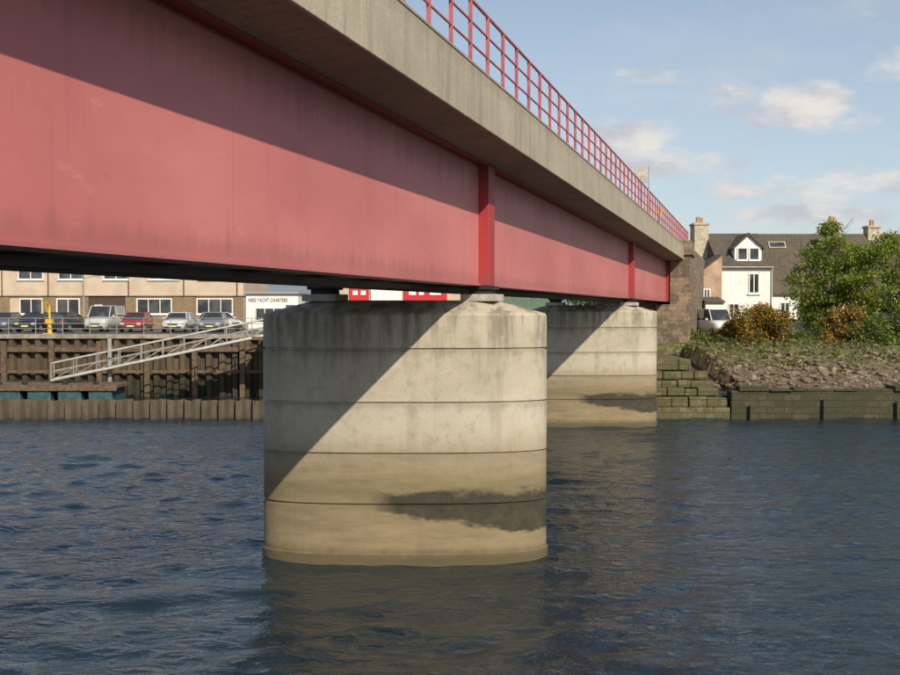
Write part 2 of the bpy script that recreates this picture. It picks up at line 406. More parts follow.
bm=bmesh.new(); G=[[bm.verts.new((x,y,ht(x,y))) for x in xs] for y in ys]
for j in range(len(ys)-1):
    for i in range(len(xs)-1): bm.faces.new([G[j][i],G[j][i+1],G[j+1][i+1],G[j+1][i]])
obj('ground',bm,'ground',smooth=True)
# river surface: one sheet, real wavelets in the reach around the bridge
wx=np.array(axis([(-3000,-200,560),(-200,-36,8),(-36,36,0.13),(36,200,8),(200,3000,560)]))
wy=np.array(axis([(1.2,10,1.1),(10,56,0.09),(56,70,2)]))
XX,YY=np.meshgrid(wx,wy); ZZ=np.zeros_like(XX)
for i in range(80):
    lam=float(np.exp(rng.uniform(np.log(.42),np.log(2.6)))); ang=rng.normal(math.radians(-76),0.5); kk=2*math.pi/lam
    amp=0.0036*lam**0.9; ph=rng.uniform(0,6.28)
    ZZ+=amp*np.sin(kk*(math.cos(ang)*XX+math.sin(ang)*YY)+ph)
mod=0.8+0.3*np.sin(XX*.11+YY*.23+1.3)*np.sin(XX*.07-YY*.13+.4)
edge=np.clip((36-np.abs(XX))/4,0,1)*np.clip((YY-10)/3,0,1)*np.clip((56-YY)/3,0,1)
ZZ=ZZ*mod*edge
nx,ny=len(wx),len(wy)
me=bpy.data.meshes.new('water'); me.vertices.add(nx*ny); me.vertices.foreach_set('co',np.stack([XX,YY,ZZ],-1).ravel())
idx=np.arange(nx*ny).reshape(ny,nx); q=np.stack([idx[:-1,:-1],idx[:-1,1:],idx[1:,1:],idx[1:,:-1]],-1).reshape(-1,4)
me.loops.add(q.size); me.loops.foreach_set('vertex_index',q.ravel()); me.polygons.add(len(q))
me.polygons.foreach_set('loop_start',np.arange(0,q.size,4)); me.polygons.foreach_set('loop_total',np.full(len(q),4)); me.polygons.foreach_set('use_smooth',np.ones(len(q),dtype=bool))
me.update(); me.validate(); me.materials.append(M['water']); o=bpy.data.objects.new('water',me); S.collection.objects.link(o)
bm=bmesh.new(); v=[bm.verts.new(p) for p in[(-120,66.2,3.99),(11,66.2,3.99),(11,140,3.99),(-120,140,3.99)]]; bm.faces.new(v); obj('car_park_pavement',bm,'asphalt')
bm=bmesh.new()
for i in range(14):
    x=-38+i*2.6; box(bm,x-.05,x+.05,73.5,78.3,3.991,3.996)
obj('parking_bay_markings',bm,'white')
bm=bmesh.new(); box(bm,-120,120,1.6,2.3,-2,4.1); obj('near_quay_wall',bm,'capb')
# ------------------------------------------------ sheet piling
def sheet(name,x0,x1,y,z0,z1,pitch,depth,mt,jit=0):
    bm=bmesh.new(); pts=[]; x=x0
    while x<x1:
        pts+=[(x,y),(x+pitch*.34,y),(x+pitch*.5,y+depth),(x+pitch*.84,y+depth)]; x+=pitch
    T_=[]; 
    for i,(a,b) in enumerate(pts):
        T_.append(bm.verts.new((a,b,z1+random.uniform(-jit,jit))))
    B_=[bm.verts.new((a,b,z0)) for a,b in pts]
    T2=[bm.verts.new((t.co.x,t.co.y+0.05,t.co.z)) for t in T_]
    for i in range(len(pts)-1):
        bm.faces.new([B_[i],B_[i+1],T_[i+1],T_[i]]); bm.faces.new([T_[i],T_[i+1],T2[i+1],T2[i]])
    E=empty(name)
    obj('piles',bm,mt,E)
    return E
E=sheet('sheet_pile_quay_wall',-120,11,65.3,-2,3.75,.86,0.4,'sheet')
bm=bmesh.new(); box(bm,-120,11.1,65.15,66.15,3.752,4.03); obj('cope',bm,'capb',E,bevel=.03)
bm=bmesh.new(); box(bm,-120,11,65.1,65.28,2.9,3.2); box(bm,-120,11,65.1,65.28,1.5,1.7)
x=-60
while x<11: box(bm,x-.16,x+.16,64.85,65.09,-1,3.6); x+=3.1
obj('timber_fenders',bm,'wood',E)
E=sheet('low_sheet_pile_wall',-70,10.6,51.4,-2,.98,.88,0.42,'sheet2',.05)
bm=bmesh.new(); box(bm,-70,10.6,51.9,52.2,0.55,0.75); obj('waling',bm,'wood',E)
# right bank walls
bm=bmesh.new(); box(bm,14.6,130,51.8,52.7,-2,1.42)
E=empty('river_wall'); obj('wall',bm,'seawall',E,bevel=.05)
bm=bmesh.new(); x=15
while x<120:
    w=random.uniform(.6,1.9); h=random.uniform(-.02,.22); box(bm,x,x+w-.05,51.7+random.uniform(-.08,.1),52.6+random.uniform(-.2,.2),1.423,1.5+h); x+=w
for i in range(30):
    x=15.5+i*3.8; box(bm,x,x+.22,51.55,51.60,-1,1.0+random.uniform(-.3,.4))
obj('cope_and_fenders',bm,'seawall',E,bevel=.04)
bm=bmesh.new(); lv=-2
for (xa,xb,ya,z1) in((9.5,14.59,51.9,.55),(9.52,14.5,52.05,1.1),(9.6,14.3,52.6,1.5),(9.65,14.1,53.0,1.9),(9.7,13.9,53.6,2.35),(9.8,13.4,54.4,3.0)):
    x=xa
    if lv<0: box(bm,xa,xb,ya,66,lv,z1)
    else:
        box(bm,xa,xb-.3,ya+.35,66,lv+.003,z1-.05)
        while x<xb-.4:
            w=min(random.uniform(.5,1.3),xb-x); box(bm,x,x+w-.03,ya+random.uniform(-.06,.08),ya+.34,lv+.005,z1+random.uniform(-.08,.03)); x+=w
    lv=z1
obj('stepped_stone_footing',bm,'footing',bevel=.05)
# ------------------------------------------------ rubble
bm=bmesh.new()
for i in range(1300):
    l=random.uniform(14,46); d=random.triangular(52.6,63,54.5); r=random.uniform(.06,.20)*(1.5 if random.random()<.08 else 1)
    z=ht(l,d) if l>15.5 else 1.5
    m=Matrix.Translation((l,d,z+r*.15))@Matrix.Rotation(random.uniform(0,6),4,'Z')@Matrix.Diagonal((r*random.uniform(1,1.6),r,r*random.uniform(.5,.8),1))
    ret=bmesh.ops.create_icosphere(bm,subdivisions=1,radius=1,matrix=m)
    for v in ret['verts']: v.co+=Vector((random.uniform(-1,1),random.uniform(-1,1),random.uniform(-1,1)))*r*.25
M['rock']=simple('bank_rubble',(0.18,0.14,0.092),0.95,0.65,1.6,bump=.4,bscale=8)
obj('bank_rubble',bm,'rock')
# ------------------------------------------------ leaves
def leafmesh(name,centers,sizes,mt,parent=None):
    n=len(centers); c=np.array(centers); s=np.array(sizes)[:,None]
    a=rng.normal(size=(n,3)); a/=np.linalg.norm(a,axis=1)[:,None]
    b=rng.normal(size=(n,3)); b-= (a*b).sum(1)[:,None]*a; b/=np.linalg.norm(b,axis=1)[:,None]
    v=np.stack([c-a*s,c+b*s*.55,c+a*s,c-b*s*.55],1).reshape(-1,3)
    me=bpy.data.meshes.new(name); me.vertices.add(4*n); me.vertices.foreach_set('co',v.ravel())
    me.loops.add(4*n); me.loops.foreach_set('vertex_index',np.arange(4*n)); me.polygons.add(n)
    me.polygons.foreach_set('loop_start',np.arange(0,4*n,4)); me.polygons.foreach_set('loop_total',np.full(n,4))
    me.update(); me.materials.append(M[mt]); o=bpy.data.objects.new(name,me); S.collection.objects.link(o)
    if parent: o.parent=parent
    return o
def tree(name,l,d,z0,H,R,leaf,nclump=150,per=80,ls=(.07,.15),peak=.42):
    E=empty(name,(l,d,z0)); bm=bmesh.new(); tips=[]
    def env(u):
        u=max(0,min(1,u)); return R*((u/peak)**.5 if u<peak else max(0.02,1-((u-peak)/(1-peak))**1.6))
    def branch(p,dirn,length,r,depth):
        segs=4; q=p
        for i in range(segs):
            dirn=(dirn+Vector((random.uniform(-.2,.2),random.uniform(-.2,.2),random.uniform(0,.2)))).normalized()
            nq=q+dirn*length/segs; tube(bm,q,nq,r*(1-i/segs*.5),r*(1-(i+1)/segs*.5),n=6)
            if depth<2:
                for k in range(2):
                    az=random.uniform(0,6.28); dd=(dirn*.4+Vector((math.cos(az),math.sin(az),random.uniform(.0,.7)))*.8).normalized()
                    branch(nq,dd,length*(.36 if depth==0 else .5)*random.uniform(.8,1.2),r*.4,depth+1)
            q=nq
            if depth>=1: tips.append(q.copy())
        tips.append(q)
    for s_ in range(4):
        az=s_*1.6+random.random(); t=random.uniform(.1,.45); branch(Vector((math.cos(az)*.2,math.sin(az)*.2,-.2)),Vector((math.cos(az)*t,math.sin(az)*t,1)).normalized(),H*.76*random.uniform(.75,1),0.10,0)
    obj('trunk_and_limbs',bm,'bark',E)
    cs=[];sz=[]
    lob=[(random.uniform(0,6.28),random.uniform(.15,.9)) for _ in range(9)]
    for k in range(nclump):
        if random.random()<.4: p=random.choice(tips).copy()
        else:
            u=random.uniform(.06,1); az=random.uniform(0,6.28)
            if random.random()<.7:
                a_,ub=random.choice(lob); az=a_+random.gauss(0,.35); u=max(.06,min(.98,ub+random.gauss(0,.13)))
            rr=env(u)*random.uniform(.5,1.1); p=Vector((math.cos(az)*rr,math.sin(az)*rr,u*H))
        u=p.z/H; rr=math.hypot(p.x,p.y); mx=env(u)*1.12+.15
        if rr>mx: p.x*=mx/rr; p.y*=mx/rr
        if p.z>H: p.z=H-random.random()*.6; p.x*=.2; p.y*=.2
        cr=random.uniform(.22,.55)*R/2.6
        m=int(per*random.uniform(.4,1.5))
        cs.append(rng.normal(size=(m,3))*np.array([cr*.7,cr*.7,cr*.45])+np.array(p)); sz.append(rng.uniform(ls[0],ls[1],m))
    leafmesh('foliage',np.concatenate(cs),np.concatenate(sz),leaf,E)
    return E
def bush(name,l,d,z0,H,R,leaf,n=5000,ls=(.05,.11),under='leafd'):
    E=empty(name,(l,d,z0)); bm=bmesh.new()
    for i in range(9):
        az=random.uniform(0,6.28); tube(bm,(0,0,-.2),(math.cos(az)*R*.6,math.sin(az)*R*.6,H*random.uniform(.5,.85)),.04,.012,5)
    obj('stems',bm,'bark',E)
    lobes=[]
    for i in range(24):
        az=random.uniform(0,6.28); rr=R*random.uniform(.1,.95); lobes.append((math.cos(az)*rr,math.sin(az)*rr,H*random.uniform(.15,.9)*(1-.35*(rr/R)**2),R*random.uniform(.14,.34)))
    for nm,mt,k,f in(('flowers',leaf,n,1.0),('foliage',under,int(n*.75),.94)):
        cs=[]
        for (a,b,c_,cr) in lobes:
            v=rng.normal(size=(k//24,3)); v/=np.linalg.norm(v,axis=1)[:,None]; v*=cr*f*rng.uniform(.4,1.4,(k//24,1))
            v[:,2]*=.85; cs.append(v+np.array([a,b,c_]))
        c=np.concatenate(cs); leafmesh(nm,c,rng.uniform(ls[0],ls[1],len(c)),mt,E)
    return E
tree('birch_tree',px(828,74),74,3.6,8.3,2.9,'leafg',220,80,peak=.45)
tree('birch_tree',px(886,72),72,3.5,7.5,3.1,'leafg',220,80,peak=.5)
tree('birch_tree',px(940,76),76,3.6,8.4,3.2,'leafg',140,80,peak=.5)
bush('gorse_bush',px(757,67),67,3.1,3.3,2.4,'gorse',9000)
bush('gorse_bush',px(734,68),68,3.1,1.8,1.3,'gorse',3500)
bush('gorse_bush',px(846,68),68,3.0,2.9,1.8,'gorse',6000)
bush('gorse_bush',px(826,67),67,3.0,1.0,.8,'gorse',2000)
bush('shrub',px(872,66),66,3.0,2.3,2.0,'leafg',4500)
bush('shrub',px(697,68),68,3.1,1.0,1.4,'leafg',2500)
bush('shrub',px(797,68),68,3.0,1.1,1.6,'leafg',3000)
bush('shrub',px(900,66),66,3.0,2.6,2.0,'leafd',4500)
bush('shrub',px(722,66),66,3.0,.8,1.3,'leafd',1800)
c=[]
for i in range(1000):
    l=random.uniform(14.5,46); d=60+random.uniform(-3.5,8)
    if d<59 and random.random()<.5: continue
    z=max(ht(l,d),ht(16,d) if l<15.6 else -9); m=12
    p=rng.normal(size=(m,3))*np.array([.22,.22,.09])+np.array([l,d,z+.1]); c.append(p)
c=np.concatenate(c); leafmesh('bank_grass',c,rng.uniform(.05,.15,len(c)),'grassb')
# ------------------------------------------------ buildings
def window(bm,x0,x1,y,z0,z1,cols=2,fr=.08,depth=.08,gi=1,fi=0):
    box(bm,x0,x1,y-.02,y-.005,z0,z1,gi)
    for a,b,c_,d_ in((x0-.001,x0+fr,z0,z1),(x1-fr,x1+.001,z0,z1)): box(bm,a,b,y-depth,y-.021,c_,d_,fi)
    box(bm,x0+fr+.001,x1-fr-.001,y-depth,y-.021,z0,z0+fr,fi); box(bm,x0+fr+.001,x1-fr-.001,y-depth,y-.021,z1-fr,z1,fi)
    for k in range(1,cols):
        xm=x0+(x1-x0)*k/cols; box(bm,xm-fr*.4,xm+fr*.4,y-depth+.01,y-.021,z0+fr+.002,z1-fr-.002,fi)
    box(bm,x0-.08,x1+.08,y-.14,y-.004,z0-.09,z0-.003,fi)
D=90; bz=3.99
def X(x): return px(x,D)
B=empty('office_building')
bm=bmesh.new(); box(bm,X(-160),X(243),D,D+12,bz,bz+2.9,0); obj('ground_floor_walls',bm,'render',B)
bm=bmesh.new(); box(bm,X(-160)-.1,X(243)+.1,D-.25,D+12.1,bz+2.903,bz+7.4,0); box(bm,X(-160)-.3,X(243)+.3,D-.5,D+12.3,bz+7.403,bz+7.7,0); obj('upper_storey_walls',bm,'render',B)
bm=bmesh.new()
for a,b in((-160,-130),(-90,-60),(-20,10),(44,56),(81,89),(126,136),(173,196),(234,243)):
    box(bm,X(a),X(b),D-.12,D-.004,bz,bz+2.88)
obj('brick_panels',bm,'brick',B)
bm=bmesh.new()
for a,b in((11,43.5),(57,80.5),(136.5,172.5),(197,233.5)): box(bm,X(a)+.0,X(b),D-.10,D-.004,bz,bz+1.1)
obj('window_spandrels',bm,'brick',B)
bm=bmesh.new(); box(bm,X(89.3),X(125.7),D-.06,D-.005,bz,bz+2.85); obj('entrance_recess',bm,'brown',B)
bm=bmesh.new()
for a,b,n in((-125,-95,3),(-55,-25,3),(20,43,2),(57,80,2),(137,172,3),(197,233,3)): window(bm,X(a),X(b),D,bz+1.25,bz+2.65,n)
for a,b,n in((-125,-95,3),(-55,-25,3),(20,45,2),(60,85,2),(105,130,2),(150,180,3),(200,230,3)): window(bm,X(a),X(b),D-.25,bz+4.35,bz+5.8,n)
box(bm,X(95),X(103),D-.12,D-.065,bz+.02,bz+2.1,0); box(bm,X(108),X(118),D-.12,D-.065,bz+.02,bz+2.1,1)
obj('windows',bm,['white','glass'],B)
bm=bmesh.new()
for a in(4,50,85,130,185,238): tube(bm,(X(a),D-.33,bz+2.95),(X(a),D-.33,bz+7.4),.05,n=8)
obj('downpipes',bm,'brown',B)
D=82; B=empty('yacht_charter_office'); bm=bmesh.new()
box(bm,X(246),X(298),D,D+4,bz,bz+2.95,0); obj('walls',bm,'white',B,bevel=.02)
bm=bmesh.new(); box(bm,X(244.5),X(299.5),D-.25,D+4.2,bz+2.953,bz+3.12); obj('roof',bm,'galv',B)
bm=bmesh.new(); box(bm,X(256),X(283),D-.05,D-.004,bz+.7,bz+1.75,1); 
for k in range(3): 
    xx=X(256)+(X(283)-X(256))*(k/3); box(bm,xx-.03,xx+.03,D-.09,D-.052,bz+.7,bz+1.75,0)
box(bm,X(286),X(295),D-.04,D-.004,bz+.02,bz+2.05,2)
obj('windows',bm,['white','glass','blue'],B)
cu=bpy.data.curves.new('sign_text','FONT'); cu.body='NESS YACHT CHARTERS'; cu.size=.42; cu.extrude=.01; cu.materials.append(M['text'])
t=bpy.data.objects.new('sign_text',cu); S.collection.objects.link(t); t.parent=B; t.rotation_euler=(math.pi/2,0,0); t.location=(X(248.5),D-.03,bz+2.3); t.scale=(.70,1,1)
D=95; B=empty('retail_unit'); bm=bmesh.new(); box(bm,X(330),X(470),D,D+14,bz,bz+4.6); obj('walls',bm,'render',B)
bm=bmesh.new()
box(bm,X(350),X(369),D-.2,D-.01,bz+2.4,bz+4.0,0); box(bm,X(404),X(447),D-.2,D-.01,bz+2.4,bz+3.9,0)
box(bm,X(371),X(402),D-.2,D-.01,bz+2.4,bz+3.6,1)
for a,b in((353,358),(361,366),(409,416),(419,424),(430,441)): box(bm,X(a),X(b),D-.23,D-.203,bz+3.05,bz+3.45,1)
obj('sign_boards',bm,['signred','white'],B)
bm=bmesh.new(); box(bm,X(350),X(447),D-.12,D-.01,bz+.4,bz+2.3); obj('shopfront_glass',bm,'glass',B)
D=100; B=empty('green_shed'); bm=bmesh.new(); box(bm,X(488),X(560),D,D+12,bz,bz+3.4); obj('walls',bm,'green',B)
bm=bmesh.new(); prism(bm,[(D-.3,bz+3.4),(D+12.3,bz+3.4),(D+6,bz+5.3)],'x',X(486),X(562)); obj('roof',bm,'slate',B)
def roofprism(bm,x0,x1,y0,y1,ze,zr,yr=None,ov=.25):
    yr=(y0+y1)/2 if yr is None else yr
    prism(bm,[(y0-ov,ze),(y0-ov,ze+.12),(yr,zr),(y1+ov,ze+.12),(y1+ov,ze)],'x',x0,x1)
D=85; bz=3.95
H=empty('white_house')
x0,x1=X(719),X(772)
bm=bmesh.new(); box(bm,x0,x1,D,D+8.5,bz-.4,9.2)
prism(bm,[(D,9.2),(D+8.5,9.2),(D+4.25,12.2)],'x',x0,x1)
obj('walls',bm,'whiteh',H)
bm=bmesh.new(); roofprism(bm,x0-.12,x1+.02,D,D+8.5,9.23,12.42); obj('roof',bm,'slate',H)
bm=bmesh.new(); window(bm,X(748),X(759),D,7.0,8.75,2,.1); window(bm,X(728),X(739),D,4.7,6.2,2,.1); window(bm,X(752),X(762),D,4.7,6.2,2,.1)
obj('windows',bm,['white','glass'],H)
bm=bmesh.new(); dx0,dx1=X(736),X(763); box(bm,dx0,dx1,D+.55,D+3.8,9.55,11.0,0); prism(bm,[(dx0,11.0),(dx1,11.0),((dx0+dx1)/2,12.0)],'y',D+.55,D+3.8,0)
xm=(dx0+dx1)/2
for s_ in(-1,1):
    p=[(xm,12.2),(xm+s_*(dx1-dx0)/2+s_*.2,10.9),(xm+s_*(dx1-dx0)/2+s_*.2,10.78),(xm,12.02)]
    prism(bm,p,'y',D+.3,D+4.3,1)
obj('dormer',bm,['white','slate'],H)
bm=bmesh.new(); window(bm,xm-.95,xm-.05,D+.55,9.85,10.95,1,.09); window(bm,xm+.05,xm+.95,D+.55,9.85,10.95,1,.09); obj('dormer_windows',bm,['white','glass'],H)
def chimney(par,x,y,w,dp,z0,z1,pots=3,m='chim'):
    bm=bmesh.new(); box(bm,x-w/2,x+w/2,y-dp/2,y+dp/2,z0,z1,0); box(bm,x-w/2-.08,x+w/2+.08,y-dp/2-.08,y+dp/2+.08,z1+.003,z1+.2,0)
    for k in range(pots):
        yy=y+(k-(pots-1)/2)*dp/pots; xx=x+(k-(pots-1)/2)*w/pots*.8; tube(bm,(xx,yy,z1+.2),(xx,yy,z1+.75),.14,.11,10,1)
    return obj('chimney',bm,[m,'pot'],par,bevel=.02)
chimney(H,X(711),D+4.2,1.25,1.6,9,13.1)
bm=bmesh.new()
for xx in (x0+.02,x1-.1): tube(bm,(xx,D-.08,4),(xx,D-.08,9.2),.045,n=8)
box(bm,x0-.1,x1,D-.38,D-.26,9.2,9.3); obj('rainwater_pipes',bm,'galv',H)
B=empty('harled_house'); bm=bmesh.new(); gx0,gx1=X(692),X(718.4)
box(bm,gx0,gx1,D-1,D+7,bz-.5,8.0,0); prism(bm,[(gx0,8.003),(gx1,8.003),(gx1,10.2),(gx0+.6,9.0)],'y',D-1,D+7,0); obj('walls',bm,'pink',B)
bm=bmesh.new(); window(bm,X(700),X(707),D-1,6.1,7.4,2,.09); obj('windows',bm,['white','glass'],B)
bm=bmesh.new(); prism(bm,[(gx0-.2,8.0),(gx0+.55,9.1),(gx1-.01,10.32),(gx1-.01,10.22),(gx0+.6,9.0),(gx0-.1,7.9)],'y',D-1.2,D+7.2,0); obj('roof',bm,'slate',B)
H=empty('slate_roofed_cottage'); cx0,cx1=X(772.6),X(960)
bm=bmesh.new(); box(bm,cx0,cx1,D+.6,D+9,bz-.4,6.85); prism(bm,[(D+.6,6.853),(D+9,6.853),(D+4.4,12.0)],'x',cx0,cx1); obj('walls',bm,'whiteh',H)
bm=bmesh.new(); roofprism(bm,cx0+.01,cx1,D+.6,D+9,6.9,12.4,D+4.4); obj('roof',bm,'slate',H)
bm=bmesh.new()
for a in(782,800,826,850,880,905): window(bm,X(a),X(a+10),D+.6,4.9,6.3,2,.09)
obj('windows',bm,['white','glass'],H)
bm=bmesh.new()
sl=(12.4-7.02)/(D+4.4-(D+.35)); yy=D+3.6; zz=7.02+(yy-(D+.35))*sl
mt=Matrix.Translation((X(790),yy,zz))@Matrix.Rotation(math.atan(sl),4,'X')
box(bm,-.75,.75,-.35,.35,.01,.09,0,mt); box(bm,-.66,.66,-.26,.26,.092,.1,1,mt)
obj('skylight',bm,['chim','glass'],H)
chimney(H,X(851)-.0,D+4.5,1.3,1.3,10,13.2,3); chimney(H,X(893),D+4.5,1.1,1.1,10,12.9,2)
bm=bmesh.new(); box(bm,px(690,78),px(760,78),78,78.4,3.2,4.7); box(bm,px(689,78),px(761,78),77.93,78.47,4.703,4.83); obj('garden_wall',bm,'rubble',bevel=.02)
bm=bmesh.new(); box(bm,px(770,79),px(960,79),79,79.3,3.2,4.8); box(bm,px(769,79),px(961,79),78.95,79.35,4.803,4.9); obj('garden_wall',bm,'whiteh',bevel=.02)
B=empty('lean_to_shed'); bm=bmesh.new(); box(bm,px(704,82),px(722,82),81.5,83.4,3.5,6.3); obj('walls',bm,'whiteh',B); bm=bmesh.new(); prism(bm,[(81.3,6.2),(83.5,6.6),(83.5,6.72),(81.3,6.32)],'x',px(703,82),px(723,82)); obj('roof',bm,'slate',B)
bm=bmesh.new(); box(bm,px(709,82),px(716,82),81.44,81.496,3.6,5.5); obj('door',bm,'green',B)
# ------------------------------------------------ quay railing, gangway, pontoon
R=empty('quay_railing'); bm=bmesh.new()
x=-60
while x<-10.5: tube(bm,(x,66.6,4.0),(x,66.6,5.08),.03,n=6); x+=1.8
for zz in(5.08,4.72,4.38): tube(bm,(-60,66.6,zz),(-10.6,66.6,zz),.024,n=6)
obj('rails_and_posts',bm,'galv',R)
GW=empty('gangway'); bm=bmesh.new()
A=Vector((px(52,59),59,1.5)); Bp=Vector((px(268,62),62.0,4.1)); dr=(Bp-A); Ln=dr.length; u=dr.normalized(); side=Vector((-u.y,u.x,0)).normalized()
for s_ in(-.65,.65):
    o=side*s_; 
    tube(bm,A+o,Bp+o,.085,n=8); tube(bm,A+o+Vector((0,0,1.0)),Bp+o+Vector((0,0,1.0)),.05,n=8); tube(bm,A+o+Vector((0,0,.5)),Bp+o+Vector((0,0,.5)),.03,n=6)
    n=10
    for i in range(n+1):
        p=A+dr*i/n+o; tube(bm,p,p+Vector((0,0,1.0)),.035,n=6)
        if i<n:
            q=A+dr*(i+1)/n+o; tube(bm,p,q+Vector((0,0,.5)),.02,n=5)
obj('side_trusses',bm,'galv',GW)
bm=bmesh.new(); vs=[A-side*.6,A+side*.6,Bp+side*.6,Bp-side*.6]
lo=[bm.verts.new(v+Vector((0,0,-.06))) for v in vs]; hi=[bm.verts.new(v+Vector((0,0,.02))) for v in vs]
bm.faces.new(lo); bm.faces.new(hi)
for i in range(4): bm.faces.new([lo[i],lo[(i+1)%4],hi[(i+1)%4],hi[i]])
obj('walkway_deck',bm,'capb',GW)
bm=bmesh.new(); 
for s_ in(-.6,.6):
    p=Bp+side*s_; tube(bm,(p.x,p.y,-2),(p.x,p.y,4.0),.16,n=10)
box(bm,Bp.x-.8,Bp.x+1.5,Bp.y-1,66,3.8,4.0); obj('landing_stage',bm,'wood',GW)
PT=empty('floating_pontoon'); bm=bmesh.new(); box(bm,px(-120,58),px(121,58),57,59.6,1.16,1.34)
box(bm,px(-120,58),px(122,58),56.92,56.99,1.02,1.36); obj('deck',bm,'wood',PT)
bm=bmesh.new(); x=px(-118,58)
while x<px(115,58): box(bm,x,x+1.35,57.05,59.5,-.3,1.14); x+=1.75
obj('floats',bm,'teal',PT,bevel=.08)
bm=bmesh.new()
for x in(px(-60,57),px(92,57)): tube(bm,(x,59.9,-2),(x,59.9,3.9),.14,n=12); 
obj('guide_piles',bm,'galv',PT)
bm=bmesh.new()
for x in(px(5,58),px(30,58),px(70,58),px(100,58)): box(bm,x-.15,x+.15,57.1,57.25,1.343,1.5)
obj('cleats',bm,'black',PT)
DV=empty('yellow_davit',(px(52,68),67.6,4.0)); bm=bmesh.new()
tube(bm,(0,0,0),(0,0,1.0),.16,.12,12); tube(bm,(0,0,1),(0,0,1.9),.08,.07,10); tube(bm,(0,0,1.9),(-.2,-.7,2.3),.06,.05,8); tube(bm,(0,0,1.2),(-.14,-.45,2.1),.04,n=8); box(bm,-.22,.22,-.18,.18,.7,1.0); tube(bm,(-.2,-.7,2.3),(-.2,-.7,1.5),.012,n=5); box(bm,-.26,-.14,-.76,-.64,1.38,1.5)
box(bm,-.35,.35,-.35,.35,0.003,.06); obj('davit',bm,'yellow',DV,bevel=.01)
def lamp(l,d,z,h):
    E=empty('street_lamp',(l,d,z)); bm=bmesh.new(); tube(bm,(0,0,0),(0,0,h),.08,.05,8); tube(bm,(0,0,h),(.9,0,h+.15),.04,.035,6); box(bm,.8,1.35,-.12,.12,h+.08,h+.22,0); tube(bm,(0,0,0),(0,0,.9),.11,.1,8); obj('column',bm,'galv',E)
lamp(px(84,84),84,3.99,4.3)
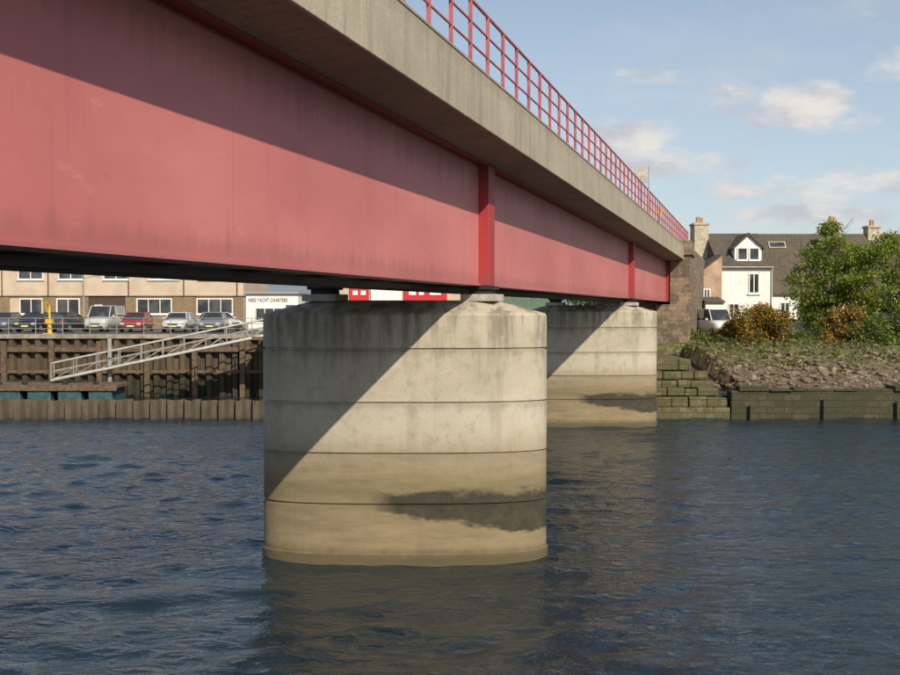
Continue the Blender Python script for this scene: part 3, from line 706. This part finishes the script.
# ------------------------------------------------ cars
lampm=simple('headlamp_glass',(0.6,0.6,0.58),.15,.05); trim=simple('dark_trim',(.03,.03,.03),.5,.1); plate=simple('number_plate',(.7,.65,.3),.5,.05)
def car(l,d,z,col,rz=0,kind='hatch',name='parked_car'):
    E=empty(name,(l,d,z),rz); P=paint('car_paint',col)
    Lh=2.05; W=.86; van=kind=='van'
    st=[(-Lh,.66,.38,.62),(-Lh+.12,.78,.25,.74),(-Lh+.5,.84,.22,.86),(-.95,W,.22,.96),(0,W+.01,.22,.97),(1.2,W,.22,.99),(Lh-.15,.80,.25,.95),(Lh,.70,.38,.85)]
    if van: st=[(-Lh,.70,.35,.75),(-Lh+.1,.82,.25,.95),(-Lh+.5,.88,.22,1.05)]+[(y,.9,.22,1.15) for y in(-.95,0,1.2)]+[(Lh-.05,.88,.25,1.15),(Lh,.85,.3,1.1)]
    bm=bmesh.new(); prev=None
    for y,w,zl,zb in st:
        zm=(zl+zb)/2
        sec=[(-w*.93,zl),(-w,zm-.05),(-w*.985,zb-.12),(-w*.90,zb-.02),(-w*.5,zb+.02),(0,zb+.03),(w*.5,zb+.02),(w*.90,zb-.02),(w*.985,zb-.12),(w,zm-.05),(w*.93,zl)]
        cur=[bm.verts.new((a,y,b)) for a,b in sec]
        if prev:
            for i in range(len(sec)): bm.faces.new([prev[i],prev[(i+1)%len(sec)],cur[(i+1)%len(sec)],cur[i]])
        else: bm.faces.new(cur)
        prev=cur
    bm.faces.new(prev[::-1]); obj('body',bm,P,E,smooth=True)
    h=1.46 if not van else 1.95; zb=.94 if not van else 1.1
    if van: yb=(-1.25,-.75,Lh-.12,Lh-.04)
    else: yb=(-1.05,-.35,1.15,1.75)
    def cab(s,zt,mi,bm):
        wb=W*.93*s; wt=W*.74*s if not van else W*.88*s
        lo=[(-wb,yb[0],zb),(wb,yb[0],zb),(wb,yb[3],zb),(-wb,yb[3],zb)]; hi=[(-wt,yb[1],zt),(wt,yb[1],zt),(wt,yb[2],zt),(-wt,yb[2],zt)]
        A=[bm.verts.new(p) for p in lo]; B_=[bm.verts.new(p) for p in hi]
        bm.faces.new(B_)
        for i in range(4): bm.faces.new([A[i],A[(i+1)%4],B_[(i+1)%4],B_[i]])
        return lo,hi
    bm=bmesh.new(); lo,hi=cab(1,h-.05,0,bm); obj('windows',bm,'glass',E,bevel=.03)
    bm=bmesh.new()
    for a,b in zip(lo,hi): tube(bm,a,(b[0],b[1],b[2]+.0),.045,.045,6)
    wt=W*.76 if not van else W*.9
    box(bm,-wt,wt,yb[1]-.04,yb[2]+.04,h-.055,h+.0)
    for s_ in(-1,1):
        tube(bm,(s_*W*.93,.35,zb),(s_*wt*.97,.35,h-.03),.045,n=6)
        box(bm,*sorted((s_*(W+.02),s_*(W+.2))),-.85,-.72,zb+.02,zb+.16)
    if van: box(bm,-W*.92,W*.92,0.0,Lh-.1,zb,h-.06)
    obj('roof_and_pillars',bm,P,E,bevel=.025)
    bm=bmesh.new()
    for s_ in(-1,1):
        for y in(-1.3,1.3):
            a,b=sorted((s_*(W-.16),s_*(W+.015))); tube(bm,(a,y,.31),(b,y,.31),.31,n=20,mi=0); tube(bm,(s_*(W+.0),y,.31),(s_*(W+.03),y,.31),.19,n=14,mi=1)
    obj('wheels',bm,['black','galv'],E)
    bm=bmesh.new()
    for s_ in(-1,1):
        a,b=sorted((s_*.46,s_*.74)); box(bm,a,b,-Lh-.005,-Lh+.25,.56,.70,0)
        box(bm,a,b,Lh-.2,Lh+.01,.62,.82,3)
    box(bm,-.36,.36,-Lh-.02,-Lh+.1,.53,.66,1); box(bm,-.62,.62,-Lh-.03,-Lh+.1,.30,.44,1); box(bm,-.26,.26,-Lh-.045,-Lh-.032,.40,.51,2)
    obj('lights_grille_plate',bm,[lampm,trim,plate,M['signred']],E,bevel=.015)
    return E
for x,d,col,k in((37,75,(.02,.02,.025),'hatch'),(67,75.5,(.04,.045,.05),'hatch'),(105,76,(.5,.5,.48),'van'),(137,75,(.30,.03,.03),'hatch'),(179,74.5,(.62,.62,.6),'hatch'),(214,75,(.18,.19,.2),'hatch'),(5,75.5,(.1,.11,.14),'hatch')):
    car(px(x,d),d,3.995,col,random.uniform(-.12,.12)+(math.pi if x in(67,) else 0),k,'parked_van' if k=='van' else 'parked_car')
car(px(226,82),79.5,3.995,(.55,.55,.52),.9,'hatch')
car(px(713,75),75,3.75,(.70,.71,.72),.25,'van','parked_van')
# ------------------------------------------------ distant hill + trees
bm=bmesh.new(); n=160; A=[];B_=[]
for i in range(n+1):
    x=-3500+7000*i/n; z=150+40*mnoise.noise(Vector((x*.0012,0,0)))+18*mnoise.noise(Vector((x*.006,2,0)))-max(0,(x-700))*.03
    A.append(bm.verts.new((x,2300,0))); B_.append(bm.verts.new((x,2900,z*1.22)))
for i in range(n): bm.faces.new([A[i],A[i+1],B_[i+1],B_[i]])
obj('hills',bm,'hill',smooth=True)
cs=[]
for i in range(130):
    l=random.uniform(12,90); d=random.uniform(125,150); z=3.9+random.uniform(1,5.5); r=random.uniform(1,2.2)
    cs.append(rng.normal(size=(90,3))*r*.6+np.array([l,d,z]))
c=np.concatenate(cs); leafmesh('distant_trees',c,rng.uniform(.2,.45,len(c)),'leafd')
# ------------------------------------------------ camera, sun, sky
cam=bpy.data.cameras.new('camera'); co=bpy.data.objects.new('camera',cam); S.collection.objects.link(co)
co.location=(0,0,CAMZ); co.rotation_euler=(math.radians(90)-math.atan(27.9/1000),0,0)
cam.sensor_width=36; cam.lens=40; cam.clip_end=12000; cam.clip_start=.1; S.camera=co
k=1.1; Lb=(-1,k,-1.05); Lw=Vector((Lb[0]*C+Lb[1]*SN,-Lb[0]*SN+Lb[1]*C,Lb[2])).normalized()
su=bpy.data.lights.new('sun','SUN'); su.energy=4.9; su.angle=math.radians(.5); su.color=(1,.88,.70)
so=bpy.data.objects.new('sun',su); S.collection.objects.link(so); so.rotation_euler=Lw.to_track_quat('-Z','Y').to_euler()
el=math.asin(-Lw.z); az=math.atan2(-Lw.x,-Lw.y)
W=bpy.data.worlds.new('World'); S.world=W; W.use_nodes=True
T=NT(W.node_tree); bg=[n for n in W.node_tree.nodes if n.type=='BACKGROUND'][0]
sky=T.n('ShaderNodeTexSky',sky_type='NISHITA',sun_disc=False,sun_elevation=el,sun_rotation=az); sky.air_density=1.0; sky.dust_density=1.0; sky.ozone_density=1.6
g=T.n('ShaderNodeTexCoord').outputs['Generated']; sp=T.n('ShaderNodeSeparateXYZ'); T.L.new(g,sp.inputs[0]); gx,gy,gz=sp.outputs
ay=T.m('MAXIMUM',T.m('ABSOLUTE',gy),.08); U=T.m('DIVIDE',gx,ay); V=T.m('DIVIDE',gz,ay)
cv=T.n('ShaderNodeCombineXYZ'); T.set(cv.inputs[0],U); T.set(cv.inputs[1],V)
n1=T.noise(cv.outputs[0],10,8,.62,(1,1.9,1),loc=(0.3,.1,0),dist=.3)
n2=T.noise(cv.outputs[0],3.2,6,.6,(1,3.0,1),loc=(4.3,2.1,0))
mask=None
for (x,y,rx,ry,a) in((795,108,75,28,1.1),(628,135,60,30,1.1),(690,165,95,24,1.0),(850,185,120,20,1.05),(890,70,60,26,.85),(640,80,60,12,.5),(780,215,140,14,.8),(560,150,60,20,.5),(720,190,90,14,.8)):
    u0=(x-450)/1000; v0=(309.6-y)/1000
    e=T.m('ADD',T.m('POWER',T.m('ABSOLUTE',T.m('DIVIDE',T.m('SUBTRACT',U,u0),rx/1000)),2),T.m('POWER',T.m('ABSOLUTE',T.m('DIVIDE',T.m('SUBTRACT',V,v0),ry/1000)),2))
    q=T.m('MULTIPLY',T.m('EXPONENT',T.m('MULTIPLY',e,-1)),a)
    mask=q if mask is None else T.m('MAXIMUM',mask,q)
cl=T.ramp(T.m('ADD',T.m('MULTIPLY',mask,.40),n1),.62,.90)
cl2=T.m('MULTIPLY',T.ramp(n2,.45,.8),.25)
cl=T.m('MAXIMUM',T.m('MULTIPLY',cl,.9),cl2)
cl=T.m('MULTIPLY',cl,T.ramp(gz,0.0,.03))
shade=T.ramp(T.noise(cv.outputs[0],14,5,.6,(1,2,1),loc=(.3,.13,0)),.35,.65)
ccol=T.mix(shade,(4.6,4.6,5.0),(7.0,6.6,6.1))
veil=T.m('MULTIPLY_ADD',T.ramp(gz,.50,.18),.36,.05)
veil=T.m('ADD',veil,T.m('MULTIPLY',T.ramp(gz,.25,.0),.15))
base=T.mix(veil,sky.outputs[0],(5.4,6.0,6.4))
col=T.mix(cl,base,ccol)
T.L.new(col,bg.inputs[0]); bg.inputs[1].default_value=.12
S.view_settings.view_transform='Standard'; S.view_settings.look='None'; S.view_settings.exposure=0
